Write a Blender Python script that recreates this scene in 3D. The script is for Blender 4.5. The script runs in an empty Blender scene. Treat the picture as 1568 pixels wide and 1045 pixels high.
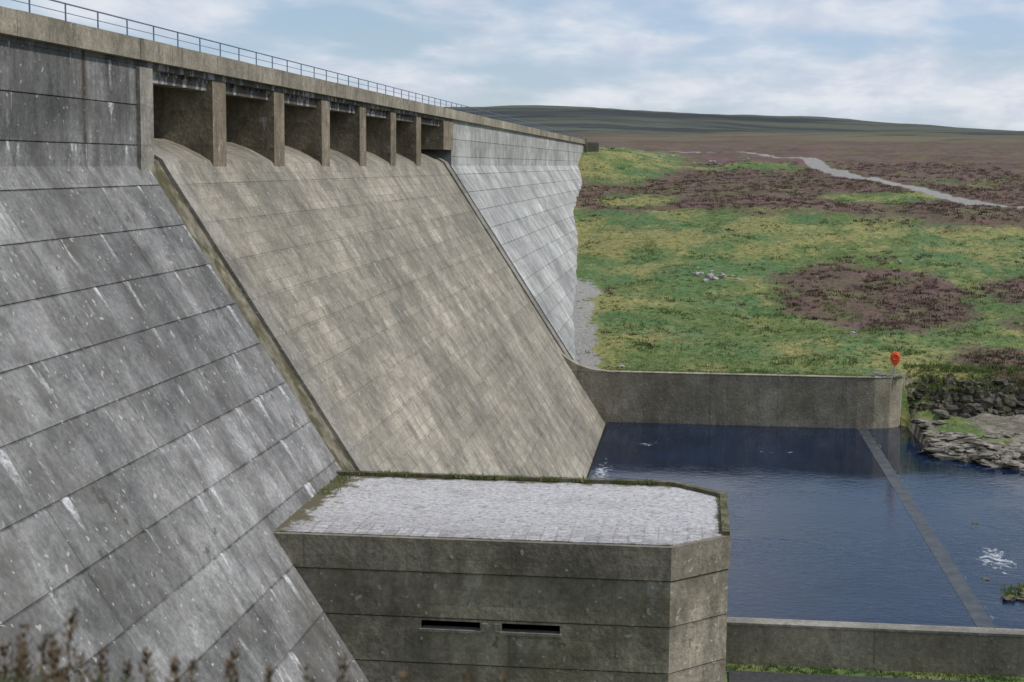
import bpy, bmesh, math, random
import numpy as np
from mathutils import Vector, Matrix, noise
random.seed(7); np.random.seed(7)
scene=bpy.context.scene
C=-18.1038; M=0.6503; ZJ=1.8004; L=1.2899
ZTOP=3.90; ZPB=3.25; ZW=-14.65; WAT=-18.20; GND=-15.95
def face(z): return max(-18.0,C-M*z)

# ------------------------------------------------------------ helpers
def link(o,parent=None):
    scene.collection.objects.link(o)
    if parent: o.parent=parent
    return o
def empty(name):
    e=bpy.data.objects.new(name,None); return link(e)
def mesh_obj(name,verts,faces,mat=None,parent=None,smooth=False):
    me=bpy.data.meshes.new(name); me.from_pydata([tuple(map(float,v)) for v in verts],[],faces); me.update()
    bm=bmesh.new(); bm.from_mesh(me); bmesh.ops.recalc_face_normals(bm,faces=bm.faces); bm.to_mesh(me); bm.free()
    if smooth: me.polygons.foreach_set('use_smooth',[True]*len(me.polygons))
    o=bpy.data.objects.new(name,me)
    if mat: me.materials.append(mat)
    return link(o,parent)
class Geo:
    def __init__(s): s.v=[]; s.f=[]
    def add(s,v,f):
        b=len(s.v); s.v+=list(v); s.f+=[[i+b for i in q] for q in f]
    def box(s,x0,x1,y0,y1,z0,z1):
        s.add([(x0,y0,z0),(x1,y0,z0),(x1,y1,z0),(x0,y1,z0),(x0,y0,z1),(x1,y0,z1),(x1,y1,z1),(x0,y1,z1)],
              [[0,3,2,1],[4,5,6,7],[0,1,5,4],[1,2,6,5],[2,3,7,6],[3,0,4,7]])
    def prismY(s,prof,y0,y1):
        n=len(prof)
        s.add([(x,y0,z) for x,z in prof]+[(x,y1,z) for x,z in prof],
              [list(range(n)),list(range(2*n-1,n-1,-1))]+[[i,(i+1)%n,(i+1)%n+n,i+n] for i in range(n)])
    def prismZ(s,foot,z0,z1,inset_top=0):
        n=len(foot)
        s.add([(x,y,z0) for x,y in foot]+[(x,y,z1) for x,y in foot],
              [list(range(n-1,-1,-1)),list(range(n,2*n))]+[[i,(i+1)%n,(i+1)%n+n,i+n] for i in range(n)])
    def tube(s,p,q,r,n=6):
        p=Vector(p);q=Vector(q);d=(q-p).normalized()
        a=d.orthogonal().normalized();b=d.cross(a)
        ring=lambda c:[tuple(c+r*(a*math.cos(t*2*math.pi/n)+b*math.sin(t*2*math.pi/n))) for t in range(n)]
        s.add(ring(p)+ring(q),[[i,(i+1)%n,(i+1)%n+n,i+n] for i in range(n)]+[list(range(n-1,-1,-1)),list(range(n,2*n))])
    def obj(s,name,mat,parent=None,smooth=False): return mesh_obj(name,s.v,s.f,mat,parent,smooth)

class NT:
    def __init__(s,name):
        s.mat=bpy.data.materials.new(name); s.mat.use_nodes=True
        s.t=s.mat.node_tree; s.t.nodes.clear()
        s.out=s.t.nodes.new('ShaderNodeOutputMaterial')
        s.b=s.t.nodes.new('ShaderNodeBsdfPrincipled')
        s.t.links.new(s.b.outputs[0],s.out.inputs[0])
        s.b.inputs['Roughness'].default_value=.9
        s.b.inputs['Specular IOR Level'].default_value=.2
    def n(s,t): return s.t.nodes.new(t)
    def put(s,inp,v):
        if isinstance(v,bpy.types.NodeSocket): s.t.links.new(v,inp)
        elif isinstance(v,(tuple,list)) and len(v)==3 and inp.type=='RGBA': inp.default_value=(*v,1)
        else: inp.default_value=v
    def m(s,op,a,b=0.0,c=None,clamp=False):
        q=s.n('ShaderNodeMath'); q.operation=op; q.use_clamp=clamp
        s.put(q.inputs[0],a); s.put(q.inputs[1],b)
        if c is not None: s.put(q.inputs[2],c)
        return q.outputs[0]
    def mix(s,f,a,b,mode='MIX'):
        q=s.n('ShaderNodeMix'); q.data_type='RGBA'; q.blend_type=mode
        s.put(q.inputs[0],f); s.put(q.inputs[6],a); s.put(q.inputs[7],b); return q.outputs[2]
    def pos(s):
        tc=s.n('ShaderNodeTexCoord'); sp=s.n('ShaderNodeSeparateXYZ'); s.t.links.new(tc.outputs['Object'],sp.inputs[0])
        return tc.outputs['Object'],sp.outputs[0],sp.outputs[1],sp.outputs[2]
    def vec(s,x,y,z):
        q=s.n('ShaderNodeCombineXYZ'); s.put(q.inputs[0],x); s.put(q.inputs[1],y); s.put(q.inputs[2],z); return q.outputs[0]
    def noise(s,vec,scale,detail=4,rough=.55,dist=0):
        q=s.n('ShaderNodeTexNoise'); s.put(q.inputs['Vector'],vec); q.inputs['Scale'].default_value=scale
        q.inputs['Detail'].default_value=detail; q.inputs['Roughness'].default_value=rough; q.inputs['Distortion'].default_value=dist
        return q.outputs[0]
    def ramp(s,x,a,b,va=0.,vb=1.):
        q=s.n('ShaderNodeMapRange'); q.clamp=True; s.put(q.inputs[0],x)
        for i,v in zip((1,2,3,4),(a,b,va,vb)): q.inputs[i].default_value=v
        return q.outputs[0]
    def bump(s,h,strength=.4,dist=.05):
        q=s.n('ShaderNodeBump'); q.inputs['Strength'].default_value=strength; q.inputs['Distance'].default_value=dist
        s.put(q.inputs['Height'],h); s.t.links.new(q.outputs[0],s.b.inputs['Normal'])
    def attr(s,name):
        q=s.n('ShaderNodeAttribute'); q.attribute_name=name; return q.outputs['Fac']
    def col(s,v): s.put(s.b.inputs['Base Color'],v)

def concrete(name,A,B,axis='Y',z0=ZJ,lift=L,vj=7.0,v0=44.0,streak=.5,white=.5,lichen=.5,joint=.55,bw=1.3,bh=.43,brick=.12,top_dark=0,wthr=.66,fine=1.,stain=(.10,.095,.08),stn=.5,panel=.13,blot=1.,vst=None,mort=1.5):
    s=NT(name); P,x,y,z=s.pos()
    h={'Y':y,'X':x,'XY':s.m('ADD',x,y)}[axis]
    col=s.mix(s.ramp(s.noise(P,.13,3),.35,.65),A,B)
    zz=s.m('DIVIDE',s.m('SUBTRACT',z,z0),lift)
    row=s.m('FLOOR',zz)
    hh=s.m('DIVIDE',s.m('SUBTRACT',h,v0),vj)
    wn=s.n('ShaderNodeTexWhiteNoise'); s.put(wn.inputs['Vector'],s.vec(s.m('FLOOR',s.m('ADD',hh,.001)),row,0.0))
    fac=s.ramp(wn.outputs[0],0,1,1-panel,1+panel)
    br=s.n('ShaderNodeTexBrick'); s.put(br.inputs['Vector'],s.vec(h,z,0.0))
    br.inputs['Scale'].default_value=1; br.inputs['Brick Width'].default_value=bw; br.inputs['Row Height'].default_value=bh
    br.inputs['Mortar Size'].default_value=.014; br.inputs['Mortar Smooth'].default_value=.4
    br.inputs['Color1'].default_value=(1+brick,)*3+(1,); br.inputs['Color2'].default_value=(1-brick,)*3+(1,)
    br.inputs['Mortar'].default_value=(1-brick*mort,)*3+(1,)
    big=s.noise(P,.3,4,.62)
    fb=s.ramp(big,.35,.6,.25,1.0)
    col=s.mix(fb,col,s.mix(1.0,col,br.outputs[0],'MULTIPLY'))
    st=s.noise(s.vec(s.m('MULTIPLY',h,1.5),s.m('MULTIPLY',z,.3),s.m('MULTIPLY',x,.1)),1.0,5,.68)
    fac=s.m('MULTIPLY',fac,s.ramp(st,.3,.7,1-streak*.5,1+streak*.35))
    mot=s.noise(P,.9,7,.75)
    fac=s.m('MULTIPLY',fac,s.ramp(mot,.3,.7,1-.36*blot,1+.32*blot))
    fin=s.noise(P,7,3,.75)
    fac=s.m('MULTIPLY',fac,s.ramp(fin,.3,.7,1-.24*fine,1+.24*fine))
    fac=s.m('MULTIPLY',fac,s.ramp(big,.3,.7,1-.25*blot,1+.18*blot))
    fz=s.m('SUBTRACT',zz,s.m('FLOOR',zz))
    dj=s.m('MULTIPLY',s.m('MINIMUM',fz,s.m('SUBTRACT',1.0,fz)),lift)
    jl=s.m('MULTIPLY',s.ramp(dj,.012,.045,1,0),s.ramp(st,.35,.6,1,.35))
    fh=s.m('SUBTRACT',hh,s.m('FLOOR',hh)); dh=s.m('MULTIPLY',s.m('MINIMUM',fh,s.m('SUBTRACT',1.0,fh)),vj)
    vl=s.ramp(dh,.012,.045,1,0)
    below=s.m('MULTIPLY',s.ramp(fz,.3,1.0,0,1),s.ramp(st,.49,.66,0,.6*streak))
    dark=s.m('MAXIMUM',s.m('MULTIPLY',s.m('MAXIMUM',jl,s.m('MULTIPLY',vl,.6)),joint),below)
    fac=s.m('MULTIPLY',fac,s.m('SUBTRACT',1.0,dark))
    if top_dark:
        td=s.m('MULTIPLY',s.ramp(z,-1.2,2.0),s.ramp(s.noise(s.vec(s.m('MULTIPLY',h,1.1),s.m('MULTIPLY',z,.12),9),1,3,.6),.36,.6,.25,1))
        fac=s.m('MULTIPLY',fac,s.m('SUBTRACT',1.0,s.m('MULTIPLY',td,top_dark)))
    col=s.mix(1.0,col,s.vec(fac,fac,fac),'MULTIPLY')
    sn=s.noise(s.vec(s.m('MULTIPLY',h,.5),s.m('MULTIPLY',z,.35),12.0),1.0,6,.72)
    col=s.mix(s.ramp(sn,.50,.64,0,stn),col,stain)
    li=s.m('MULTIPLY',s.ramp(mot,.59,.65),s.ramp(big,.46,.54,.0,1))
    col=s.mix(s.m('MULTIPLY',li,lichen*.6),col,(.05,.05,.042))
    if vst:
        d=s.m('ABSOLUTE',s.m('SUBTRACT',h,s.m('ADD',vst-.12,s.m('MULTIPLY',mot,.25))))
        vm=s.m('MULTIPLY',s.ramp(d,.03,.26,1,0),s.m('MULTIPLY',s.ramp(z,-.4,.6),s.ramp(mot,.36,.5)))
        col=s.mix(s.m('MULTIPLY',vm,.9),col,(.05,.034,.02))
    w=s.noise(s.vec(s.m('MULTIPLY',h,1.9),s.m('MULTIPLY',z,.45),5.5),1.0,2,.5)
    wm=s.m('MULTIPLY',s.ramp(w,wthr,wthr+.06),s.ramp(fin,.38,.62,.2,1))
    wm=s.m('MULTIPLY',wm,s.ramp(fz,.25,.95,.0,1.0))
    col=s.mix(s.m('MULTIPLY',wm,white),col,(.58,.59,.6))
    col=s.mix(s.ramp(s.noise(P,5.0,1,.5),.70,.74,0,.45*lichen),col,(.5,.5,.46))
    s.col(col)
    s.bump(s.noise(P,5,2,.7),.6,.05)
    return s.mat
def simple(name,A,B,scale=3,rough=.9,bs=.5,detail=4,C2=None,cs=.4):
    s=NT(name); P,x,y,z=s.pos(); n=s.noise(P,scale,detail,.65)
    col=s.mix(s.ramp(n,.35,.65),A,B)
    if C2: col=s.mix(s.ramp(s.noise(P,cs,5,.65),.48,.6),col,C2)
    s.col(col); s.b.inputs['Roughness'].default_value=rough
    if bs: s.bump(n,bs,.05)
    return s.mat

m_near=concrete('concrete_near',(.165,.164,.162),(.275,.272,.268),vj=6.9,v0=44.0,streak=.75,white=.95,lichen=1.2,top_dark=.5,brick=.06,bw=2.3,bh=.65,stain=(.095,.09,.08),stn=.65,panel=.22,wthr=.635,vst=44.0,blot=1.25)
m_spill=concrete('concrete_spillway',(.225,.208,.168),(.325,.297,.24),vj=8.4,v0=49.36,streak=.45,white=.45,lichen=.9,joint=.2,bw=1.05,bh=.43,brick=.15,wthr=.65,stain=(.13,.128,.108),stn=.65,panel=.07,mort=2.2,blot=1.15)
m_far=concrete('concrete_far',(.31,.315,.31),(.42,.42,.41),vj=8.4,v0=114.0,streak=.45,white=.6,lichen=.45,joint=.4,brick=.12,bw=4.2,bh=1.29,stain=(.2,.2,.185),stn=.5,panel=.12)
m_parapet=concrete('concrete_parapet',(.24,.215,.165),(.34,.305,.24),vj=3.0,z0=9,lift=20,streak=.8,white=.3,lichen=.7,brick=.04,joint=.4,stn=.4)
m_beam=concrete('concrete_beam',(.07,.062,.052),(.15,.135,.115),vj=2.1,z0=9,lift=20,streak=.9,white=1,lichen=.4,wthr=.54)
m_screen=simple('light_screen_dark',(.03,.024,.018),(.06,.048,.035),1.2)  # dark tone of the added screen, deepens the shade inside the bays
m_pier=concrete('concrete_pier',(.205,.17,.12),(.30,.255,.19),axis='XY',z0=3.2,lift=1.29,vj=99,streak=.9,white=.5,lichen=.5,joint=.15,brick=.06,stain=(.12,.095,.06))
m_house=concrete('concrete_house',(.20,.177,.137),(.315,.28,.22),axis='XY',z0=-11.14,lift=L,vj=2.9,v0=1.0,streak=.7,white=.4,lichen=1.1,joint=.3,brick=.12,bw=1.5,bh=.43,wthr=.66,stain=(.12,.105,.07),stn=.65,blot=1.15)
m_wall=concrete('concrete_wall',(.26,.235,.175),(.37,.33,.25),axis='X',z0=ZW+.02,lift=4.5,vj=4.7,v0=1.2,streak=.6,white=.3,lichen=.8,joint=.6,brick=.06,stain=(.17,.145,.09))
m_moss=simple('mossy_concrete',(.085,.078,.048),(.2,.18,.13),2.5,C2=(.075,.08,.038),cs=1.2)
m_chan=simple('mossy_channel',(.085,.075,.05),(.23,.21,.16),1.6,detail=6,C2=(.075,.07,.036),cs=1.1)
m_strip=concrete('concrete_strip',(.21,.198,.168),(.31,.29,.25),vj=99,streak=.4,white=.4,lichen=1,joint=.25,brick=.05)
m_rail=simple('painted_steel',(.10,.13,.18),(.16,.2,.27),8,.5,0)
m_dark=simple('dark_void',(.015,.013,.01),(.03,.027,.022),5)

# ------------------------------------------------------------ dam
dam=empty('concrete_dam')
BRK=(C+18)/M
def prof_gravity(ztop,zbot):
    pts=[(-23.5,zbot),(-23.5,ztop),(-18.0,ztop)]
    zs=[ZJ-n*L for n in range(0,17)]
    done=False
    for zj in zs:
        if zj<zbot+.1: break
        if not done and zj<BRK: pts.append((-18.0,BRK)); done=True
        g=.022
        pts+= [(face(zj+g),zj+g),(face(zj)-.045,zj),(face(zj-g),zj-g)]
    pts.append((face(zbot),zbot))
    return pts
g=Geo(); g.prismY(prof_gravity(ZPB,-20),-60,49.2); g.obj('near_section',m_near,dam)
g=Geo(); g.prismY(prof_gravity(ZPB,-20),112.4,244); g.obj('far_section',m_far,dam)
og=[(-23.4,-20),(-23.4,.2),(-23.0,.6),(-22.3,.88),(-21.4,1.0),(-20.6,.97),(-19.8,.82),(-19.1,.58),(-18.5,.28),(-18.1,.04),(face(-.3),-.3)]
zs=[ZJ-n*L for n in range(2,17)]
pr=list(og)
for zj in zs:
    if zj<-19.9: break
    pr+=[(face(zj+.01),zj+.01),(face(zj)-.015,zj),(face(zj-.01),zj-.01)]
pr.append((face(-20),-20))
g=Geo(); g.prismY(pr,52.3,109.4); o=g.obj('spillway_chute',m_spill,dam)
def strip(y0,y1,off,mat,name):
    pts=[(-23.3,-19.9)]+[(x+off*.9,z+off*.45) for x,z in og[1:]]+[(face(-20)+off,-20)]
    g=Geo(); g.prismY(pts,y0,y1); g.obj(name,mat,dam)
strip(49.2,50.75,-.08,m_chan,'drain_channel')
strip(50.75,52.3,.06,m_strip,'chute_kerb')
strip(109.4,110.8,.12,m_strip,'chute_kerb_far')
strip(110.8,112.4,-.12,m_chan,'drain_channel_far')
g=Geo(); g.box(-23.4,-17.86,48.25,49.45,.2,3.02); g.add([(-18.1,48.25,.2),(-17.86,48.25,.2),(-18.1,49.45,.2),(-17.86,49.45,.2),(-17.95,48.3,-1.0),(-17.95,49.4,-1.0)],[[0,1,4],[1,3,5,4],[2,3,5],[0,2,5,4]])
g.obj('end_pilaster',m_strip,dam)
g=Geo(); g.box(-23.4,-17.90,108.3,112.6,1.0,3.02); g.obj('end_pilaster_far',m_pier,dam)
g=Geo(); sp=8.4036
for n in range(6):
    y1=57.76+n*sp; y0=y1-1.65
    pp=[(-23.9,-1),(-23.9,3.02),(-17.98,3.02),(-17.98,-.35),(-18.6,.0),(-19.5,.4),(-21,.7),(-22.5,.4)]
    g.prismY(pp,y0,y1)
g.obj('spillway_piers',m_pier,dam)
g=Geo(); g.box(-24.1,-23.85,49.2,109.4,-2,3.02); g.obj('upstream_light_screen',m_screen,dam)  # added closing screen, keeps upstream sky light out of the bays
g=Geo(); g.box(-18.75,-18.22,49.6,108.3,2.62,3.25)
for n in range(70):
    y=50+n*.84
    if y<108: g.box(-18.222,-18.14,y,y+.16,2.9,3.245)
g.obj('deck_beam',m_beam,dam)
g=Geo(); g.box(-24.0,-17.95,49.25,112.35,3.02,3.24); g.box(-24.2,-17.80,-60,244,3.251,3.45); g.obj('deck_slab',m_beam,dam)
g=Geo()
for i in range(102):
    y=-60+i*3.0; y2=min(y+2.985,244.5)
    g.box(-18.15,-17.72+random.uniform(-.008,.008),y,y2,ZPB-.02,ZTOP+random.uniform(-.008,.008))
g.obj('parapet',m_parapet,dam)
g=Geo(); g.box(-24.25,-23.95,-60,244,3.3,ZTOP); g.obj('parapet_upstream',m_parapet,dam)
g=Geo()
y=-58
while y<243:
    g.tube((-18.0,y,ZTOP-.02),(-18.0,y,4.46),.026); y+=2.4
g.tube((-18.0,-58,4.45),(-18.0,243,4.45),.026); g.tube((-18.0,-58,4.19),(-18.0,243,4.19),.013)
g.obj('handrail',m_rail,dam)
g=Geo(); g.box(-18.6,-15.6,244.6,245.2,1.0,3.5); g.box(-19,-17.4,243.9,244.7,1,4.0); g.obj('end_abutment',m_parapet,dam)

# ------------------------------------------------------------ valve house
house=empty('valve_house')
Yb1,Yb2,Xe,ch=40.66,48.75,1.07,1.57
def foot(i=0.): 
    c=ch
    return [(-13.2,Yb1+i),(Xe-c-.3*i,Yb1+i),(Xe-i,Yb1+c+.3*i),(Xe-i,Yb2-c-.3*i),(Xe-c-.3*i,Yb2-i),(-13.2,Yb2-i)]
lev=[-10.2,-11.14,-12.43,-13.72,-15.01,-17.0]
g=Geo()
for k in range(5):
    if k==2: continue
    g.prismZ(foot(-.05 if k==0 else 0),lev[k+1]+.016,lev[k]-(0 if k==0 else .016))
g.obj('walls',m_house,house)
g=Geo(); g.prismZ(foot(.05),-16.5,-10.35); 
core=g.obj('core',m_moss,house)
g=Geo(); g.prismZ(foot(),lev[3]+.016,lev[2]-.016); band=g.obj('slot_course',m_house,house)
g=Geo()
for a,b in [(-7.31,-5.67),(-5.07,-3.47)]: g.box(a,b,Yb1-.6,Yb1+.45,-12.74,-12.50)
cut=g.obj('cutter',m_dark)
for tgt in (band,core):
    md=tgt.modifiers.new('b','BOOLEAN'); md.operation='DIFFERENCE'; md.object=cut; md.solver='EXACT'
bpy.context.view_layer.update()
dg=bpy.context.evaluated_depsgraph_get()
for tgt in (band,core):
    me=bpy.data.meshes.new_from_object(tgt.evaluated_get(dg)); tgt.modifiers.clear(); tgt.data=me
bpy.data.objects.remove(cut)
g=Geo()
for a,b in [(-7.31,-5.67),(-5.07,-3.47)]:
    g.box(a-.05,b+.05,Yb1-.06,Yb1+.3,-12.81,-12.735)
g.box(-5.62,-5.45,Yb1-.05,Yb1+.04,-12.75,-12.52); g.box(-5.28,-5.1,Yb1-.05,Yb1+.04,-12.75,-12.52)
g.obj('slot_sills',m_strip,house)
s=NT('roof_setts'); P,x,y,z=s.pos()
wv=s.vec(s.m('ADD',x,s.m('MULTIPLY',s.noise(P,1.2,2),.14)),s.m('ADD',y,s.m('MULTIPLY',s.noise(P,1.5,2),.14)),0.0)
br=s.n('ShaderNodeTexBrick'); s.put(br.inputs['Vector'],wv); br.inputs['Scale'].default_value=1
br.inputs['Brick Width'].default_value=.40; br.inputs['Row Height'].default_value=.36; br.inputs['Mortar Size'].default_value=.03; br.inputs['Mortar Smooth'].default_value=.6; br.offset=.0
br.inputs['Color1'].default_value=(.52,.51,.52,1); br.inputs['Color2'].default_value=(.30,.29,.29,1); br.inputs['Mortar'].default_value=(.24,.23,.22,1)
n1=s.noise(P,6,5,.78); n2=s.noise(P,.6,6,.7)
col=s.mix(s.ramp(s.m('ADD',n2,s.m('MULTIPLY',s.m('SUBTRACT',y,42.6),-.07)),.42,.62,.0,.85),(.53,.52,.525),br.outputs[0])
f=s.ramp(n1,.3,.7,.55,1.25); col=s.mix(1.,col,s.vec(f,f,f),'MULTIPLY')
f=s.ramp(n2,.35,.65,.82,1.14); col=s.mix(1.,col,s.vec(f,f,f),'MULTIPLY')
spk=s.ramp(s.noise(P,9,3,.7),.55,.62,0,.7); col=s.mix(spk,col,(.16,.15,.13))
col=s.mix(s.ramp(n2,.56,.66,0,.5),col,(.2,.19,.14))
edge=s.m('MAXIMUM',s.ramp(s.m('ADD',x,s.m('MULTIPLY',s.m('SUBTRACT',y,40.66),-.05)),-10.3,-11.9),s.m('MAXIMUM',s.ramp(y,47.9,48.6,0,.8),s.m('MAXIMUM',s.ramp(x,.5,1.0,0,.8),s.ramp(y,40.95,40.65,0,.7))))
col=s.mix(s.ramp(s.m('ADD',s.m('MULTIPLY',edge,.45),s.noise(P,1.8,6,.75)),.66,.78),col,(.12,.105,.065))
s.col(col); s.bump(n1,.5,.03); m_roof=s.mat
g=Geo(); g.prismZ([(x,y) for x,y in foot(.12)],-10.3,-10.17); g.obj('roof',m_roof,house)
def wallseg(g,p,q,t,z0,z1):
    p=Vector((*p,0));q=Vector((*q,0));d=(q-p).normalized();nn=Vector((-d.y,d.x,0))*t
    a,b,c,e=p,q,q+nn,p+nn
    g.add([(v.x,v.y,z0) for v in (a,b,c,e)]+[(v.x,v.y,z1) for v in (a,b,c,e)],[[0,3,2,1],[4,5,6,7],[0,1,5,4],[1,2,6,5],[2,3,7,6],[3,0,4,7]])
g=Geo()
F=foot(-.03)
wallseg(g,F[4],F[5],.24,-10.25,-10.05); wallseg(g,F[3],F[4],.24,-10.26,-10.055); wallseg(g,F[2],F[3],.22,-10.27,-10.08); 
g.obj('coping',m_moss,house)

# ------------------------------------------------------------ terrain function
def interp(x,xs,ys): return float(np.interp(x,xs,ys))
HY=[105,112,115,130,153,183,200,216,236,262,300,400,600,900,1400,1800]
HZ=[-14.75,-14.5,-14.2,-12.4,-9.6,-5.4,-4.1,-2.95,-1.4,.9,2.8,6.0,10.3,16.8,28,33]
def general(x,y):
    h=interp(y,HY,HZ)
    if y>1800:
        a=x/y
        r=interp(a,[-.4,-.16,-.07,.045,.2,.5],[.041,.0388,.0382,.0318,.0255,.02])
        top=3600*r
        h=33+(top-33)*min(1,(y-1800)/1800)**1.5 if y<=3600 else top
        h+=noise.noise(Vector((x/420,y/500,1)))*11
    return h
def sm(a,b,x):
    t=min(1,max(0,(x-a)/(b-a))); return t*t*(3-2*t)
def bankY(x): return interp(x,[11.4,13,13.4,14.3,16,20,28,40,100,400],[108.75,109.2,105,100.5,97,94.5,92,90,86,80])
def N(x,y,s,k=0): return noise.noise(Vector((x/s,y/s,k)))
def cliffY(x): return 110.2+N(x,0,3,9)*.7
def Hfun(x,y):
    if y<48.95:
        base=-1.575-.10*(x+2) if y<4.2 else -1.575-.10*(x+2)-(y-4.2)*.78
        if x>3: base-= (x-3)*.25
        base+=N(x,y,1.3)*.04
        if y<4.2: base+= N(x,y,6,3)*.05
        if y<-3: base+= (-3-y)*.08
        base=max(base,GND)
        if base<=GND+.01: base=GND+ (N(x,y,3)*.04 if y<40 else 0)
        if x>60: base=GND
        if x<-24: base=-7 if y>-60 else 3
        return base
    if x<-22 and y<262:
        t=sm(236,262,y)
        return -7*(1-t)+t*general(x,y)
    if x<11.4: wy=108.65
    elif x<15.2: wy=108.7+ (x-11.4)**2*.15
    else: wy=None
    gen=general(x,y)
    if 108<y<500:
        amp=sm(109,118,y)
        gen+=amp*(N(x,y,16)*.7+N(x,y,5,2)*.35+N(x,y,1.7,4)*.2)
        gen+=2.6*math.exp(-((x+17)/9)**2)*sm(222,243,y)*(1-sm(250,300,y))
        gen+=-.6*math.exp(-((x-2)/7)**2)*sm(215,240,y)*(1-sm(250,280,y))
        gen+=.55*math.exp(-((y-165-.08*x)/7)**2)*math.sin(x*.12+1)
    elif y>=500: gen+=N(x,y,150)*3.5+N(x,y,45,3)*1.6
    if wy is not None:
        return gen if y>wy else -20
    by=bankY(x)
    if y<by: return -20+ 1.7*sm(by-3,by,y)
    cy=cliffY(x)
    t=sm(cy,cy+2.4,y)
    slab=-18.3+.55*sm(by,by+2.5,y)+.45*sm(by,110,y)
    q=N(x,y,2.2,5)*.45+N(x*1.0,y*2.2,1.3,7)*.3
    slab+=q*sm(by,by+2,y)
    return slab*(1-t)+gen*t
def lines(*segs):
    out=[]
    for a,b,st in segs:
        n=max(1,round((b-a)/st)); out+=[a+(b-a)*i/n for i in range(n)]
    out.append(segs[-1][1]); return out
def geo(a,b,st,r=1.16):
    out=[];x=a
    while x<b: out.append(x); x+=st; st*=r
    return out
XL=sorted([-v for v in geo(26,6000,2)])+lines((-25,11,1),(11,28,.6),(28,60,1.2))+geo(61.5,6000,2,1.12)
YL=sorted([-v for v in geo(6,4000,2)])+lines((-5.5,5.5,.5),(5.5,48.4,2),(48.4,49.6,.3),(49.6,88,4),(88,107.5,1),(107.5,108.5,1),(108.5,108.9,.4),(108.9,114,.45),(114,262,1.05),(262,330,3))+geo(333,7000,6,1.08)
V=[];att=[]
def ell(x,y,cx,cy,rx,ry): return 1-math.hypot((x-cx)/rx,(y-cy)/ry)
def heather(x,y):
    v=.98*sm(-9,10,y-(184-.20*x)) 
    v*=1-.95*sm(0,.5,ell(x,y,-13,258,14,52))
    v*=1-.8*sm(0,.4,ell(x,y,24,205,10,7))
    v*=1-.75*sm(0,.5,ell(x,y,8,252,14,10))
    v*=1-.7*sm(0,.5,ell(x,y,-8,200,9,12))
    v*=1-.5*sm(0,.5,ell(x,y,38,228,10,8))
    v=max(v,.9*sm(-.25,.4,ell(x,y,15.5,139,9.5,17)))
    v=max(v,.68*sm(-.1,.5,ell(x,y,29,142,6,9)))
    v=max(v,.72*sm(-.1,.5,ell(x,y,36,128,14,10)))
    v=max(v,.66*sm(-.1,.5,ell(x,y,23,115,8,5)))
    return v
PATH=[(52,183),(46,186),(40,191),(34.5,200),(29.4,215),(25.0,227),(21.8,236),(19.9,248),(18.7,262),(15,276),(8,287),(0,296),(-12,305)]
def pathd(x,y):
    d=1e9
    for (ax,ay),(bx,by) in zip(PATH,PATH[1:]):
        dx,dy=bx-ax,by-ay;t=max(0,min(1,((x-ax)*dx+(y-ay)*dy)/(dx*dx+dy*dy)))
        d=min(d,math.hypot(x-ax-t*dx,y-ay-t*dy))
    return d
for y in YL:
    for x in XL:
        h=Hfun(x,y); V.append((x,y,h))
        he=heather(x,y) if 100<y<600 else (1 if y>=600 else 0)
        ro=0.
        if x>12.4 and 88<y<115:
            ro=1-sm(cliffY(x)+.8,cliffY(x)+2.0,y+N(x,y,2)*.8)
            if y>bankY(x)+4: ro*=1-.75*sm(.0,.3,N(x,y,4,8))
        if 49<y<108.7 and x<12.5: ro=1
        gr=0.
        if 109<y<175 and -19<x<5:
            fx=face(h)
            gr=(1-sm(1.1,2.6,x-fx+N(x,y,4)*.9))*(1-sm(138,156,y))*.85
        pd=pathd(x,y) if 165<y<320 and x<60 else 99
        gr=max(gr,(1-sm(.9,2.2,pd+N(x,y,3)*.4))*(.95 if y<262 else .75))
        att.append((he,ro,gr))
nx=len(XL);F=[]
for j in range(len(YL)-1):
    for i in range(nx-1): F.append((j*nx+i,j*nx+i+1,(j+1)*nx+i+1,(j+1)*nx+i))
me=bpy.data.meshes.new('ground'); me.from_pydata(V,[],F); me.update()
me.polygons.foreach_set('use_smooth',[True]*len(F))
for k,nm in enumerate(('heather','rock','gravel')):
    a=me.attributes.new(nm,'FLOAT','POINT'); a.data.foreach_set('value',[v[k] for v in att])
ground=link(bpy.data.objects.new('ground',me))
s=NT('moorland'); P,x,y,z=s.pos()
nA=s.noise(P,.09,4,.62); nB=s.noise(P,.45,6,.72); nC=s.noise(P,2.2,4,.72); nD=s.noise(s.vec(s.m('MULTIPLY',x,.7),s.m('MULTIPLY',y,.45),z),.22,6,.7)
grass=s.mix(s.ramp(nB,.38,.62),(.085,.138,.04),(.15,.188,.064))
grass=s.mix(s.ramp(nA,.44,.56),grass,s.mix(s.ramp(nB,.4,.6),(.07,.145,.052),(.12,.185,.072)))
yb=s.ramp(s.m('ABSOLUTE',s.m('SUBTRACT',y,169.0)),3,13,.085,0)
xb=s.ramp(x,0,-8,0,.06)
grass=s.mix(s.ramp(s.m('ADD',s.m('ADD',nD,yb),xb),.50,.62,0,.88),grass,(.27,.25,.095))
grass=s.mix(s.ramp(s.noise(P,.8,6,.76),.53,.63,0,.55),grass,(.08,.08,.038))
hea=s.mix(s.ramp(nB,.36,.62),(.09,.062,.044),(.175,.122,.088))
hea=s.mix(s.ramp(s.noise(P,.17,5,.65),.48,.59,0,.75),hea,(.205,.115,.12))
hea=s.mix(s.ramp(nD,.52,.62,0,.8),hea,(.165,.165,.075))
hea=s.mix(s.ramp(nC,.35,.65,0,.45),hea,(.055,.043,.03))
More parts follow.
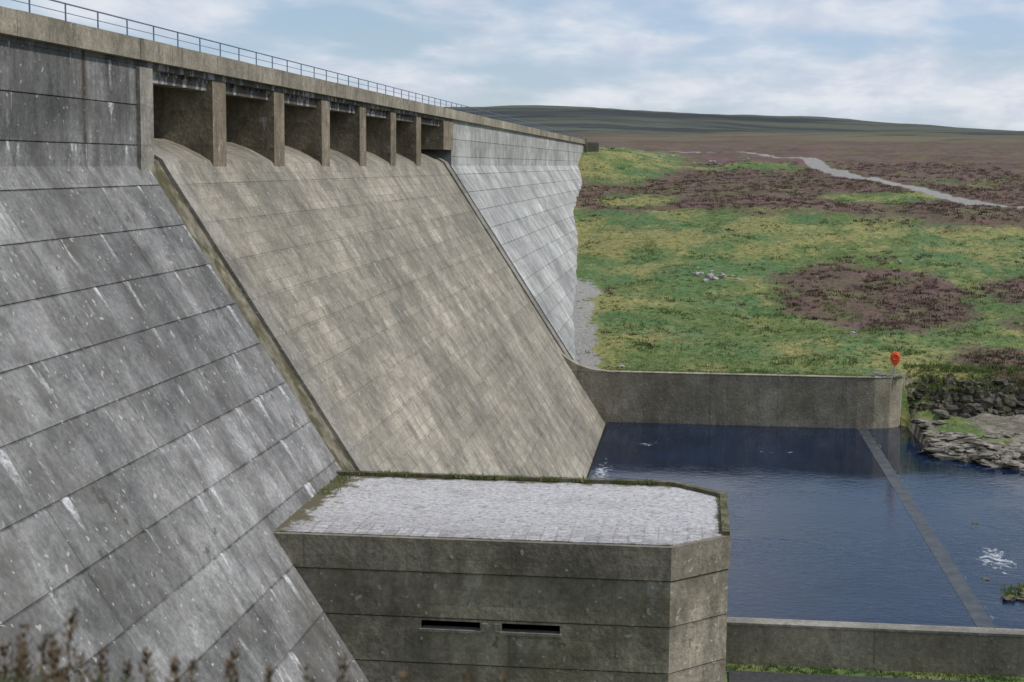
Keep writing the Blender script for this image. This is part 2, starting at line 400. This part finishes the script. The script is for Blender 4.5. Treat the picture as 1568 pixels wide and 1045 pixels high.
hm=s.ramp(s.m('ADD',s.attr('heather'),s.m('MULTIPLY',s.m('SUBTRACT',s.m('ADD',s.m('MULTIPLY',nB,.6),s.m('MULTIPLY',nA,.5)),.55),3.0)),.32,.68)
col=s.mix(hm,grass,hea)
f=s.ramp(nC,.3,.7,.60,1.38); col=s.mix(1.,col,s.vec(f,f,f),'MULTIPLY')
nf=s.noise(s.vec(s.m('MULTIPLY',x,.35),y,0.0),.014,7,.72)
nf2=s.noise(s.vec(s.m('MULTIPLY',x,.3),y,4.0),.06,6,.72)
moor=s.mix(s.ramp(nf,.44,.56),(.095,.068,.05),(.145,.135,.078))
moor=s.mix(s.ramp(nf2,.5,.6,0,.7),moor,(.155,.10,.08))
moor=s.mix(s.ramp(nf2,.48,.38,0,.75),moor,(.055,.052,.036))
col=s.mix(s.ramp(y,300,520),col,moor)
hill=s.mix(s.ramp(s.noise(s.vec(s.m('MULTIPLY',x,.25),y,0.0),.0045,7,.66),.45,.55),(.028,.034,.036),(.085,.095,.068))  # bluish aerial tint of distance put into the far hill colour
col=s.mix(s.ramp(y,800,1400),col,hill)
rk=s.noise(P,.9,7,.76); rock=s.mix(s.ramp(rk,.35,.65),(.10,.09,.07),(.32,.29,.235))
vo=s.n('ShaderNodeTexVoronoi'); vo.feature='DISTANCE_TO_EDGE'; vo.inputs['Scale'].default_value=1.1; s.put(vo.inputs['Vector'],s.vec(s.m('ADD',x,s.m('MULTIPLY',rk,2.5)),s.m('MULTIPLY',y,1.7),s.m('MULTIPLY',rk,1.5)))
rock=s.mix(s.ramp(vo.outputs[0],.0,.05,.75,0),rock,(.03,.028,.022))
rock=s.mix(s.ramp(s.noise(P,.5,6,.65),.54,.62,0,.8),rock,(.12,.12,.06))
col=s.mix(s.ramp(s.m('ADD',s.attr('rock'),s.m('MULTIPLY',s.m('SUBTRACT',nC,.5),.8)),.4,.6),col,rock)
grv=s.mix(s.ramp(s.noise(P,5,4,.7),.35,.65),(.22,.21,.195),(.36,.35,.33))
col=s.mix(s.ramp(s.m('ADD',s.attr('gravel'),s.m('MULTIPLY',s.m('SUBTRACT',nB,.5),1.4)),.42,.62),col,grv)
s.col(col); s.bump(s.m('ADD',nC,s.m('MULTIPLY',nB,1.5)),.8,.25)
me.materials.append(s.mat)
def H(x,y): return Hfun(x,y)

m_road=simple('asphalt',(.045,.045,.047),(.07,.07,.07),6,.85,.3)
g=Geo(); g.box(1.3,60,30,47.75,GND-.3,GND+.06); g.obj('service_road',m_road)

# ------------------------------------------------------------ river walls
g=Geo()
path=[(-10.6,108.36),(11.4,108.36),(12.6,108.5),(13.7,108.95),(14.5,109.7),(14.9,110.7),(15.0,111.6)]
T=.62
for (a,b) in zip(path,path[1:]): wallseg(g,a,b,T,-20.5,ZW+ (0))
g2=Geo()
for (a,b) in zip(path,path[1:]):
    wallseg(g2,(a[0],a[1]-.04),(b[0],b[1]-.04),T+.08,ZW+.003,ZW+.07)
tw=empty('training_wall'); g.obj('wall_body',m_wall,tw); g2.obj('wall_cap',m_wall,tw)
g=Geo(); cur=[(-9.6,-13.2),(-8.9,-13.75),(-8.1,-14.2),(-7.2,-14.45),(-6.0,-14.57)]
pts=[(-12,-20)]+[(-12,-13.2)]+cur+[(-6.0,-20)]
g.prismY(pts,108.33,109.1); g.obj('curved_upstand',m_wall,tw)
nw=empty('basin_wall'); g=Geo(); g.box(-8,80,48.6,49.12,-20,ZW); g.obj('wall_body',m_wall,nw)
g=Geo(); g.box(-8,80,48.55,49.17,ZW+.002,ZW+.08); g.obj('wall_cap',m_strip,nw)
m_wet=simple('wet_concrete',(.04,.048,.056),(.085,.088,.088),1.5,.4,.3)
g=Geo(); g.box(11.45,12.15,49.2,108.3,-20,WAT+.012); g.obj('basin_sill',m_wet)

# ------------------------------------------------------------ water
def water_mat():
    s=NT('river_water'); P,x,y,z=s.pos()
    w1=s.noise(s.vec(s.m('MULTIPLY',x,.8),s.m('MULTIPLY',y,1.6),0.0),1.9,4,.6,.4)
    w2=s.noise(s.vec(x,y,1.0),.16,4,.55,.8)
    base=s.mix(s.ramp(w2,.35,.65),(.004,.012,.032),(.007,.021,.052))
    def blob(cx,cy,rx,ry):
        a=s.m('POWER',s.m('DIVIDE',s.m('SUBTRACT',x,cx),rx),2.0); b=s.m('POWER',s.m('DIVIDE',s.m('SUBTRACT',y,cy),ry),2.0)
        return s.ramp(s.m('ADD',a,b),0,1,1,0)
    fn=s.noise(s.vec(x,s.m('MULTIPLY',y,.6),2.0),1.8,6,.7,1.2)
    sill=s.m('MULTIPLY',s.ramp(s.m('ABSOLUTE',s.m('SUBTRACT',x,12.25)),.0,.25,1,0),.62)
    f1=s.m('MAXIMUM',sill,s.m('MAXIMUM',blob(14.3,72.5,1.4,3.7),s.m('MAXIMUM',s.m('MULTIPLY',blob(-5.3,88,.9,9),.95),s.m('MAXIMUM',s.m('MULTIPLY',blob(-3.0,100.0,1.9,1.4),.68),s.m('MULTIPLY',blob(4.5,98.5,3.2,.6),.6)))))
    foam=s.ramp(s.m('ADD',s.m('MULTIPLY',f1,.32),fn),.76,.88)
    s.col(s.mix(foam,base,(.5,.53,.55)))
    s.b.inputs['IOR'].default_value=1.33; s.b.inputs['Specular IOR Level'].default_value=.34
    s.put(s.b.inputs['Roughness'],s.ramp(foam,0,1,.04,.7))
    calm=s.ramp(w2,.38,.6,.45,1.0)
    near=s.ramp(y,96,74,.25,1.7)
    s.bump(s.m('ADD',s.m('MULTIPLY',s.m('MULTIPLY',w1,calm),near),s.m('MULTIPLY',w2,1.0)),.36,.05)
    return s.mat
m_water=water_mat()
mesh_obj('river_water',[(-6,49.0,WAT),(400,49.0,WAT),(400,108.5,WAT),(15.6,108.5,WAT),(15.6,112,WAT),(11.2,112,WAT),(11.2,108.7,WAT),(-6,108.7,WAT)],[list(range(8))],m_water)
mesh_obj('reservoir_water',[(-1500,-1500,.7),(-24.1,-1500,.7),(-24.1,258,.7),(-1500,258,.7)],[[0,1,2,3]],m_water)

# ------------------------------------------------------------ rocks
def rock(g,c,r,sub=2,ang=.35,seed=0):
    bm=bmesh.new(); bmesh.ops.create_icosphere(bm,subdivisions=sub,radius=1)
    rot=Matrix.Rotation(random.uniform(0,6.28),3,'Z')@Matrix.Rotation(random.uniform(-.35,.35),3,'X')
    vs=[]
    for v in bm.verts:
        p=v.co.copy(); q=max(abs(p.x),abs(p.y),abs(p.z)); p=p.lerp(p/q*.8,.75)
        n=noise.noise(p*1.6+Vector((seed*3.1,seed,0)))*ang+noise.noise(p*4+Vector((seed,0,seed)))*ang*.4
        p*=1+n; p=Vector((p.x*r[0],p.y*r[1],p.z*r[2])); p=rot@p; vs.append((p.x+c[0],p.y+c[1],p.z+c[2]))
    fs=[[v.index for v in f.verts] for f in bm.faces]; bm.free(); g.add(vs,fs)
m_rockd=simple('dark_rock',(.026,.023,.018),(.15,.135,.11),2.2,.9,.9,5,C2=(.075,.07,.04),cs=.9)
m_rockp=simple('pale_rock',(.12,.108,.09),(.34,.31,.26),1.8,.9,.9,5,C2=(.08,.072,.05),cs=1.1)
m_stone=simple('field_stone',(.22,.21,.19),(.42,.41,.39),4,.9,.5)
g=Geo()
for i in range(520):
    x=random.uniform(15.2,36); t=random.random(); y=cliffY(x)-.2+t*2.1
    k=random.choice([.55,.8,1.3])
    rock(g,(x,y,-17.5+t*2.35+random.uniform(-.25,.15)),(random.uniform(.25,.6)*k,random.uniform(.2,.45)*k,random.uniform(.15,.4)*k),2,.55,i)
g.obj('rock_cliff',m_rockd)
g=Geo()
for i in range(420):
    x=random.uniform(13.4,30); by=bankY(x); y=by+abs(random.gauss(0,4))
    if y>110.3: continue
    k=random.choice([.4,.6,1])
    rock(g,(x,y,H(x,y)-.03),(random.uniform(.4,1.3)*k,random.uniform(.3,.8)*k,random.uniform(.12,.26)*k),2,.5,i+300)
g.obj('river_bank_rocks',m_rockp)
g=Geo()
for i in range(30):
    rock(g,(random.uniform(13.4,17),random.uniform(65.6,67.9),WAT-.02),(random.uniform(.15,.6),random.uniform(.15,.45),random.uniform(.08,.26)),2,.55,i+600)
for p in [(13.1,68.9),(14.6,80)]: rock(g,(*p,WAT-.02),(.22,.2,.08),2,.4,i)
g.obj('river_rocks',simple('mossy_rock',(.08,.07,.04),(.22,.2,.13),3,.9,.8,5,C2=(.09,.11,.04),cs=2))
g=Geo()
def fs(x,y,r,k): rock(g,(x,y,H(x,y)+r*.1),(r,r*.8,r*.55),2,.5,k)
for k in range(20): fs(random.gauss(1.6,1.3),random.gauss(146.5,1.2),random.uniform(.12,.4),k+40)
for k in range(60):
    y=random.uniform(112,250); fs(y*random.uniform(-.06,.23),y,random.uniform(.06,.2),k+80)
fs(12.4,122.5,.33,1); fs(-5.2,110.6,.3,2); fs(-4.6,110.4,.16,3)
for k in range(10): fs(random.gauss(2,5),random.gauss(268,5),random.uniform(.2,.45),k+200)
g.obj('scattered_stones',m_stone)

# ------------------------------------------------------------ grass tufts and heather
def foliage(name,items,mat,nb,wid,spread):
    A=np.array(items); B=np.repeat(A,nb,axis=0); k=len(B)
    ang=np.random.rand(k)*2*np.pi; rr=np.random.rand(k)*spread*B[:,3]
    bx=B[:,0]+np.cos(ang)*rr; by=B[:,1]+np.sin(ang)*rr; bz=B[:,2]-.04
    th=np.random.rand(k)*np.pi; w=wid*B[:,3]*(.6+.8*np.random.rand(k)); hh=B[:,3]*(.5+.7*np.random.rand(k))
    lx=np.cos(ang)*hh*.7*np.random.rand(k); ly=np.sin(ang)*hh*.7*np.random.rand(k)
    v=np.empty((k,3,3))
    v[:,0]=np.stack([bx-np.cos(th)*w,by-np.sin(th)*w,bz],1); v[:,1]=np.stack([bx+np.cos(th)*w,by+np.sin(th)*w,bz],1); v[:,2]=np.stack([bx+lx,by+ly,bz+hh],1)
    me=bpy.data.meshes.new(name); me.vertices.add(k*3); me.vertices.foreach_set('co',v.reshape(-1))
    me.loops.add(k*3); me.loops.foreach_set('vertex_index',np.arange(k*3)); me.polygons.add(k)
    me.polygons.foreach_set('loop_start',np.arange(k)*3); me.polygons.foreach_set('loop_total',np.full(k,3)); me.update(calc_edges=True); me.validate()
    a=me.attributes.new('tint','FLOAT','POINT'); a.data.foreach_set('value',np.repeat(B[:,4]+np.random.rand(k)*.2-.1,3))
    me.materials.append(mat); return link(bpy.data.objects.new(name,me))
def leafmat(name,cols):
    s=NT(name); t=s.attr('tint'); q=s.n('ShaderNodeValToRGB'); s.put(q.inputs[0],t)
    e=q.color_ramp.elements
    while len(e)<len(cols): e.new(.5)
    for i,c in enumerate(cols): e[i].position=i/(len(cols)-1); e[i].color=(*c,1)
    s.col(q.outputs[0])
    tr=s.n('ShaderNodeBsdfTranslucent'); s.t.links.new(q.outputs[0],tr.inputs[0]); mx=s.n('ShaderNodeMixShader'); mx.inputs[0].default_value=.35
    s.t.links.new(s.b.outputs[0],mx.inputs[1]); s.t.links.new(tr.outputs[0],mx.inputs[2]); s.t.links.new(mx.outputs[0],s.out.inputs[0])
    return s.mat
m_grass=leafmat('grass_blades',[(.075,.133,.04),(.118,.172,.052),(.16,.198,.07),(.29,.265,.11)])
m_heath=leafmat('heather_sprigs',[(.05,.04,.026),(.11,.078,.055),(.19,.115,.115),(.12,.125,.06)])
gi=[];hi=[]
for i in range(21000):
    y=109.3+ (random.random()**1.3)*150; x=y*random.uniform(-.1,.245)
    if x<12.4 and y<109.4: continue
    if x>12.4 and y<112.4: continue
    if x>48: continue
    h=H(x,y)
    if x<face(h)+.2: continue
    if x<face(h)+2.2 and y<150 and random.random()<.9: continue
    if pathd(x,y)<2.0: continue
    v=heather(x,y)+(N(x,y,9,1)*1.1+N(x,y,2.2,6)*.6)*.8
    if v>.6: hi.append((x,y,h,random.uniform(.1,.32),random.random()*.8+N(x,y,9)*.5))
    else:
        cl=max(0,N(x,y,3.3,11)); gi.append((x,y,h,random.uniform(.07,.18)+cl*.24,.38+N(x,y,8,3)*.8+random.uniform(-.12,.15)+.2*math.exp(-((y-169)/8)**2)))
for i in range(420):
    x=random.uniform(-11.3,-.6); 
    if noise.noise(Vector((x*.9,0,0)))<-.1: continue
    gi.append((x,48.62+random.uniform(-.1,.08),-10.08,random.uniform(.04,.15),random.uniform(.2,1)))
for i in range(240):
    t=random.random(); gi.append((-11.4+random.uniform(-.1,.4),45.5+t*3,-10.2,random.uniform(.04,.16),random.uniform(.2,1)))
for i in range(70): gi.append((.95+random.uniform(-.1,.1),random.uniform(43,47.4),-10.09,random.uniform(.04,.11),random.uniform(.2,1)))
for i in range(900): gi.append((random.uniform(1.2,30),48.45+random.uniform(-.55,.08),GND+.02,random.uniform(.05,.14),random.uniform(.0,.6)))
for i in range(700): gi.append((random.uniform(-9,14.5),109.2+random.uniform(-.15,.3),ZW-.03,random.uniform(.1,.28),random.uniform(.1,.9)))
for i in range(70): gi.append((random.uniform(13.5,16.8),random.uniform(65.8,67.8),WAT+.1,random.uniform(.12,.25),random.uniform(.1,.9)))
for i in range(900):
    x=random.uniform(15.2,34); yy=cliffY(x)+1.9+random.uniform(-.9,1.2); gi.append((x,yy,max(H(x,yy),-15.6),random.uniform(.12,.35),random.uniform(.1,.9)))
foliage('grass_tufts',gi,m_grass,7,.22,1.3)
foliage('heather',hi,m_heath,12,.2,1.6)

fg=[]
for i in range(12000):
    x=random.uniform(-3.2,1.2); y=random.uniform(3.0,4.9)
    fg.append((x,y,H(x,y)+.02,random.uniform(.03,.13),random.uniform(.0,.8)))
foliage('hillside_grass',fg,m_grass,4,.05,.6)
g=Geo(); gh=Geo()
def stalk(px,ytop,y=4.15):
    x=y*(-.4812+px*.00048); zt=y*(-.3658+(1045-ytop)*.00044+px*.00002); z0=H(x,y)-.02
    if zt-z0<.05: return
    p=Vector((x,y,z0)); lean=Vector((random.uniform(-.3,.3),random.uniform(-.1,.1),1)); n=8
    big=random.uniform(.7,1.4)
    for i in range(n):
        q=p+Vector((lean.x*(i/n)*.9,lean.y*.3,1)).normalized()*(zt-z0)/n
        g.tube(p,q,.003*(1-i/n*.5),5)
        if i>=3:
            for k in range(int(11*big)):
                a=random.uniform(0,6.28); c=p.lerp(q,random.random())+Vector((math.cos(a),math.sin(a),0))*random.uniform(.002,.02)*big*(1.5-(i-3)/4.5)
                d=Vector((math.cos(a)*.012,math.sin(a)*.012,random.uniform(.008,.024))); w=Vector((-math.sin(a),math.cos(a),0))*.006
                gh.add([tuple(c-w),tuple(c+w),tuple(c+d)],[[0,1,2]])
        elif random.random()<.6:
            a=random.uniform(0,6.28); d=Vector((math.cos(a)*.05,math.sin(a)*.05,.045)); w=Vector((-math.sin(a),math.cos(a),0))*.006
            g.add([tuple(q-w),tuple(q+w),tuple(q+d)],[[0,1,2]])
        p=q
for px,yt in [(8,978),(24,950),(44,985),(60,965),(84,985),(96,965),(104,926),(128,1000),(150,988),(190,1010),(228,990),(262,1010),(290,1008),(345,986),(356,1008),(395,1016),(470,1018),(515,1003),(620,1026),(705,1020),(760,1026)]: stalk(px,yt,random.uniform(3.9,4.3))
wp=empty('seeding_weeds'); g.obj('stems',simple('stem',(.10,.10,.04),(.18,.16,.08),9,.8,0),wp); gh.obj('seed_heads',simple('seed_head',(.075,.05,.03),(.17,.11,.065),9,.8,0),wp)

# ------------------------------------------------------------ lifebuoy housing
m_or=simple('orange_plastic',(.8,.10,.03),(.85,.14,.045),3,.4,0); m_post=simple('galvanised_post',(.3,.3,.3),(.4,.4,.4),6,.5,0)
lb=empty('lifebuoy_station'); bx,by_=14.05,109.75; bz=-14.55
g=Geo(); g.tube((bx,by_,bz-.4),(bx,by_,bz+1.1),.05,8); g.obj('post',m_post,lb)
bm=bmesh.new(); n=20; rings=[]
for (dy,sc) in [(-.14,.75),(-.1,.98),(.0,1.0),(.06,.9)]:
    ring=[]
    for i in range(n):
        a=2*math.pi*i/n; r=.36*sc; zz=math.sin(a)*r; zz=zz*1.1 if zz>0 else zz*1.7
        ring.append(bm.verts.new((bx+math.cos(a)*r*(1 if math.sin(a)>-.2 else 1+.35*(math.sin(a)+.2)),by_-.1+dy,bz+1.28+zz)))
    rings.append(ring)
for a,b in zip(rings,rings[1:]):
    for i in range(n): bm.faces.new((a[i],a[(i+1)%n],b[(i+1)%n],b[i]))
bm.faces.new(rings[0][::-1]); bm.faces.new(rings[-1])
m2=bpy.data.meshes.new('housing'); bm.to_mesh(m2); bm.free(); m2.materials.append(m_or); link(bpy.data.objects.new('housing',m2),lb)
ringm=Geo()
for i in range(16):
    a=2*math.pi*i/16; b=2*math.pi*(i+1)/16
    ringm.tube((bx+math.cos(a)*.2,by_-.27,bz+1.3+math.sin(a)*.2),(bx+math.cos(b)*.2,by_-.27,bz+1.3+math.sin(b)*.2),.05,6)
ringm.obj('ring',m_or,lb)

# ------------------------------------------------------------ light, sky, camera
EL=math.radians(46); AZ=math.radians(93)
sd=Vector((math.sin(AZ)*math.cos(EL),math.cos(AZ)*math.cos(EL),math.sin(EL)))
sun=bpy.data.lights.new('sun','SUN'); sun.energy=2.9; sun.angle=math.radians(3); sun.color=(1,.95,.88)
so=link(bpy.data.objects.new('sun',sun)); so.rotation_euler=(-sd).to_track_quat('-Z','Y').to_euler()
w=bpy.data.worlds.new('World'); scene.world=w; w.use_nodes=True; t=w.node_tree; t.nodes.clear()
def nn(k): return t.nodes.new(k)
sky=nn('ShaderNodeTexSky'); sky.sky_type='NISHITA'; sky.sun_disc=False; sky.sun_elevation=EL; sky.sun_rotation=AZ; sky.air_density=1.0; sky.dust_density=.4; sky.ozone_density=2.5
tc=nn('ShaderNodeTexCoord'); sp_=nn('ShaderNodeSeparateXYZ'); t.links.new(tc.outputs['Generated'],sp_.inputs[0])
def mm(op,a,b):
    q=nn('ShaderNodeMath'); q.operation=op
    for i,v in enumerate((a,b)):
        if isinstance(v,(int,float)): q.inputs[i].default_value=v
        else: t.links.new(v,q.inputs[i])
    return q.outputs[0]
zc=mm('ADD',mm('MAXIMUM',sp_.outputs[2],0.0),.18)
cb=nn('ShaderNodeCombineXYZ'); t.links.new(mm('DIVIDE',sp_.outputs[0],zc),cb.inputs[0]); t.links.new(mm('DIVIDE',sp_.outputs[1],zc),cb.inputs[1])
def wn(scale,detail,rough,off,sc=(1,1,1)):
    q=nn('ShaderNodeTexNoise'); q.inputs['Scale'].default_value=scale; q.inputs['Detail'].default_value=detail; q.inputs['Roughness'].default_value=rough; q.inputs['Distortion'].default_value=.2
    mp=nn('ShaderNodeMapping'); mp.inputs['Location'].default_value=off; mp.inputs['Scale'].default_value=sc; t.links.new(cb.outputs[0],mp.inputs[0]); t.links.new(mp.outputs[0],q.inputs['Vector']); return q.outputs[0]
def wr(x,a,b,c,d):
    q=nn('ShaderNodeMapRange'); t.links.new(x,q.inputs[0])
    for i,v in zip((1,2,3,4),(a,b,c,d)): q.inputs[i].default_value=v
    q.interpolation_type='SMOOTHSTEP'; return q.outputs[0]
def wmix(f,a,b):
    q=nn('ShaderNodeMix'); q.data_type='RGBA'
    for i,v in ((0,f),(6,a),(7,b)):
        if isinstance(v,(int,float)): q.inputs[i].default_value=v
        elif isinstance(v,tuple): q.inputs[i].default_value=(*v,1)
        else: t.links.new(v,q.inputs[i])
    return q.outputs[2]
c1=wr(wn(1.9,5,.52,(3,1.3,0),(1.0,.85,1)),.39,.61,0.,1.)
veil=wr(wn(.5,3,.5,(9,2,0)),.3,.7,.35,.65)
blue=wmix(veil,sky.outputs[0],(4.7,6.1,8.5))
c2=wr(wn(4.5,4,.6,(0,7,2),(1,.6,1)),.35,.65,0.,1.)
cloud=wmix(c2,(6.2,6.7,7.8),(8.3,8.5,9.0))
fin=wmix(mm('MULTIPLY',c1,.85),blue,cloud)
bg=nn('ShaderNodeBackground'); bg.inputs[1].default_value=.098; t.links.new(fin,bg.inputs[0])
ow=nn('ShaderNodeOutputWorld'); t.links.new(bg.outputs[0],ow.inputs[0])

th,ps,ro=.1145,.1187,.0077
Fv=Vector((-math.sin(ps),math.cos(ps),0));R=Vector((math.cos(ps),math.sin(ps),0));U=Vector((0,0,1))
fw=Fv*math.cos(th)-U*math.sin(th); up=U*math.cos(th)+Fv*math.sin(th)
r=R*math.cos(ro)+up*math.sin(ro); u=up*math.cos(ro)-R*math.sin(ro)
cam=bpy.data.cameras.new('camera'); cam.lens=36*2354.77/1568; cam.sensor_width=36; cam.clip_start=.1; cam.clip_end=20000
cam.dof.use_dof=True; cam.dof.focus_distance=75; cam.dof.aperture_fstop=4.0
co=link(bpy.data.objects.new('camera',cam)); co.matrix_world=Matrix(((r.x,u.x,-fw.x,0),(r.y,u.y,-fw.y,0),(r.z,u.z,-fw.z,0),(0,0,0,1)))
scene.camera=co
scene.view_settings.view_transform='Standard'; scene.view_settings.look='None'; scene.view_settings.exposure=0
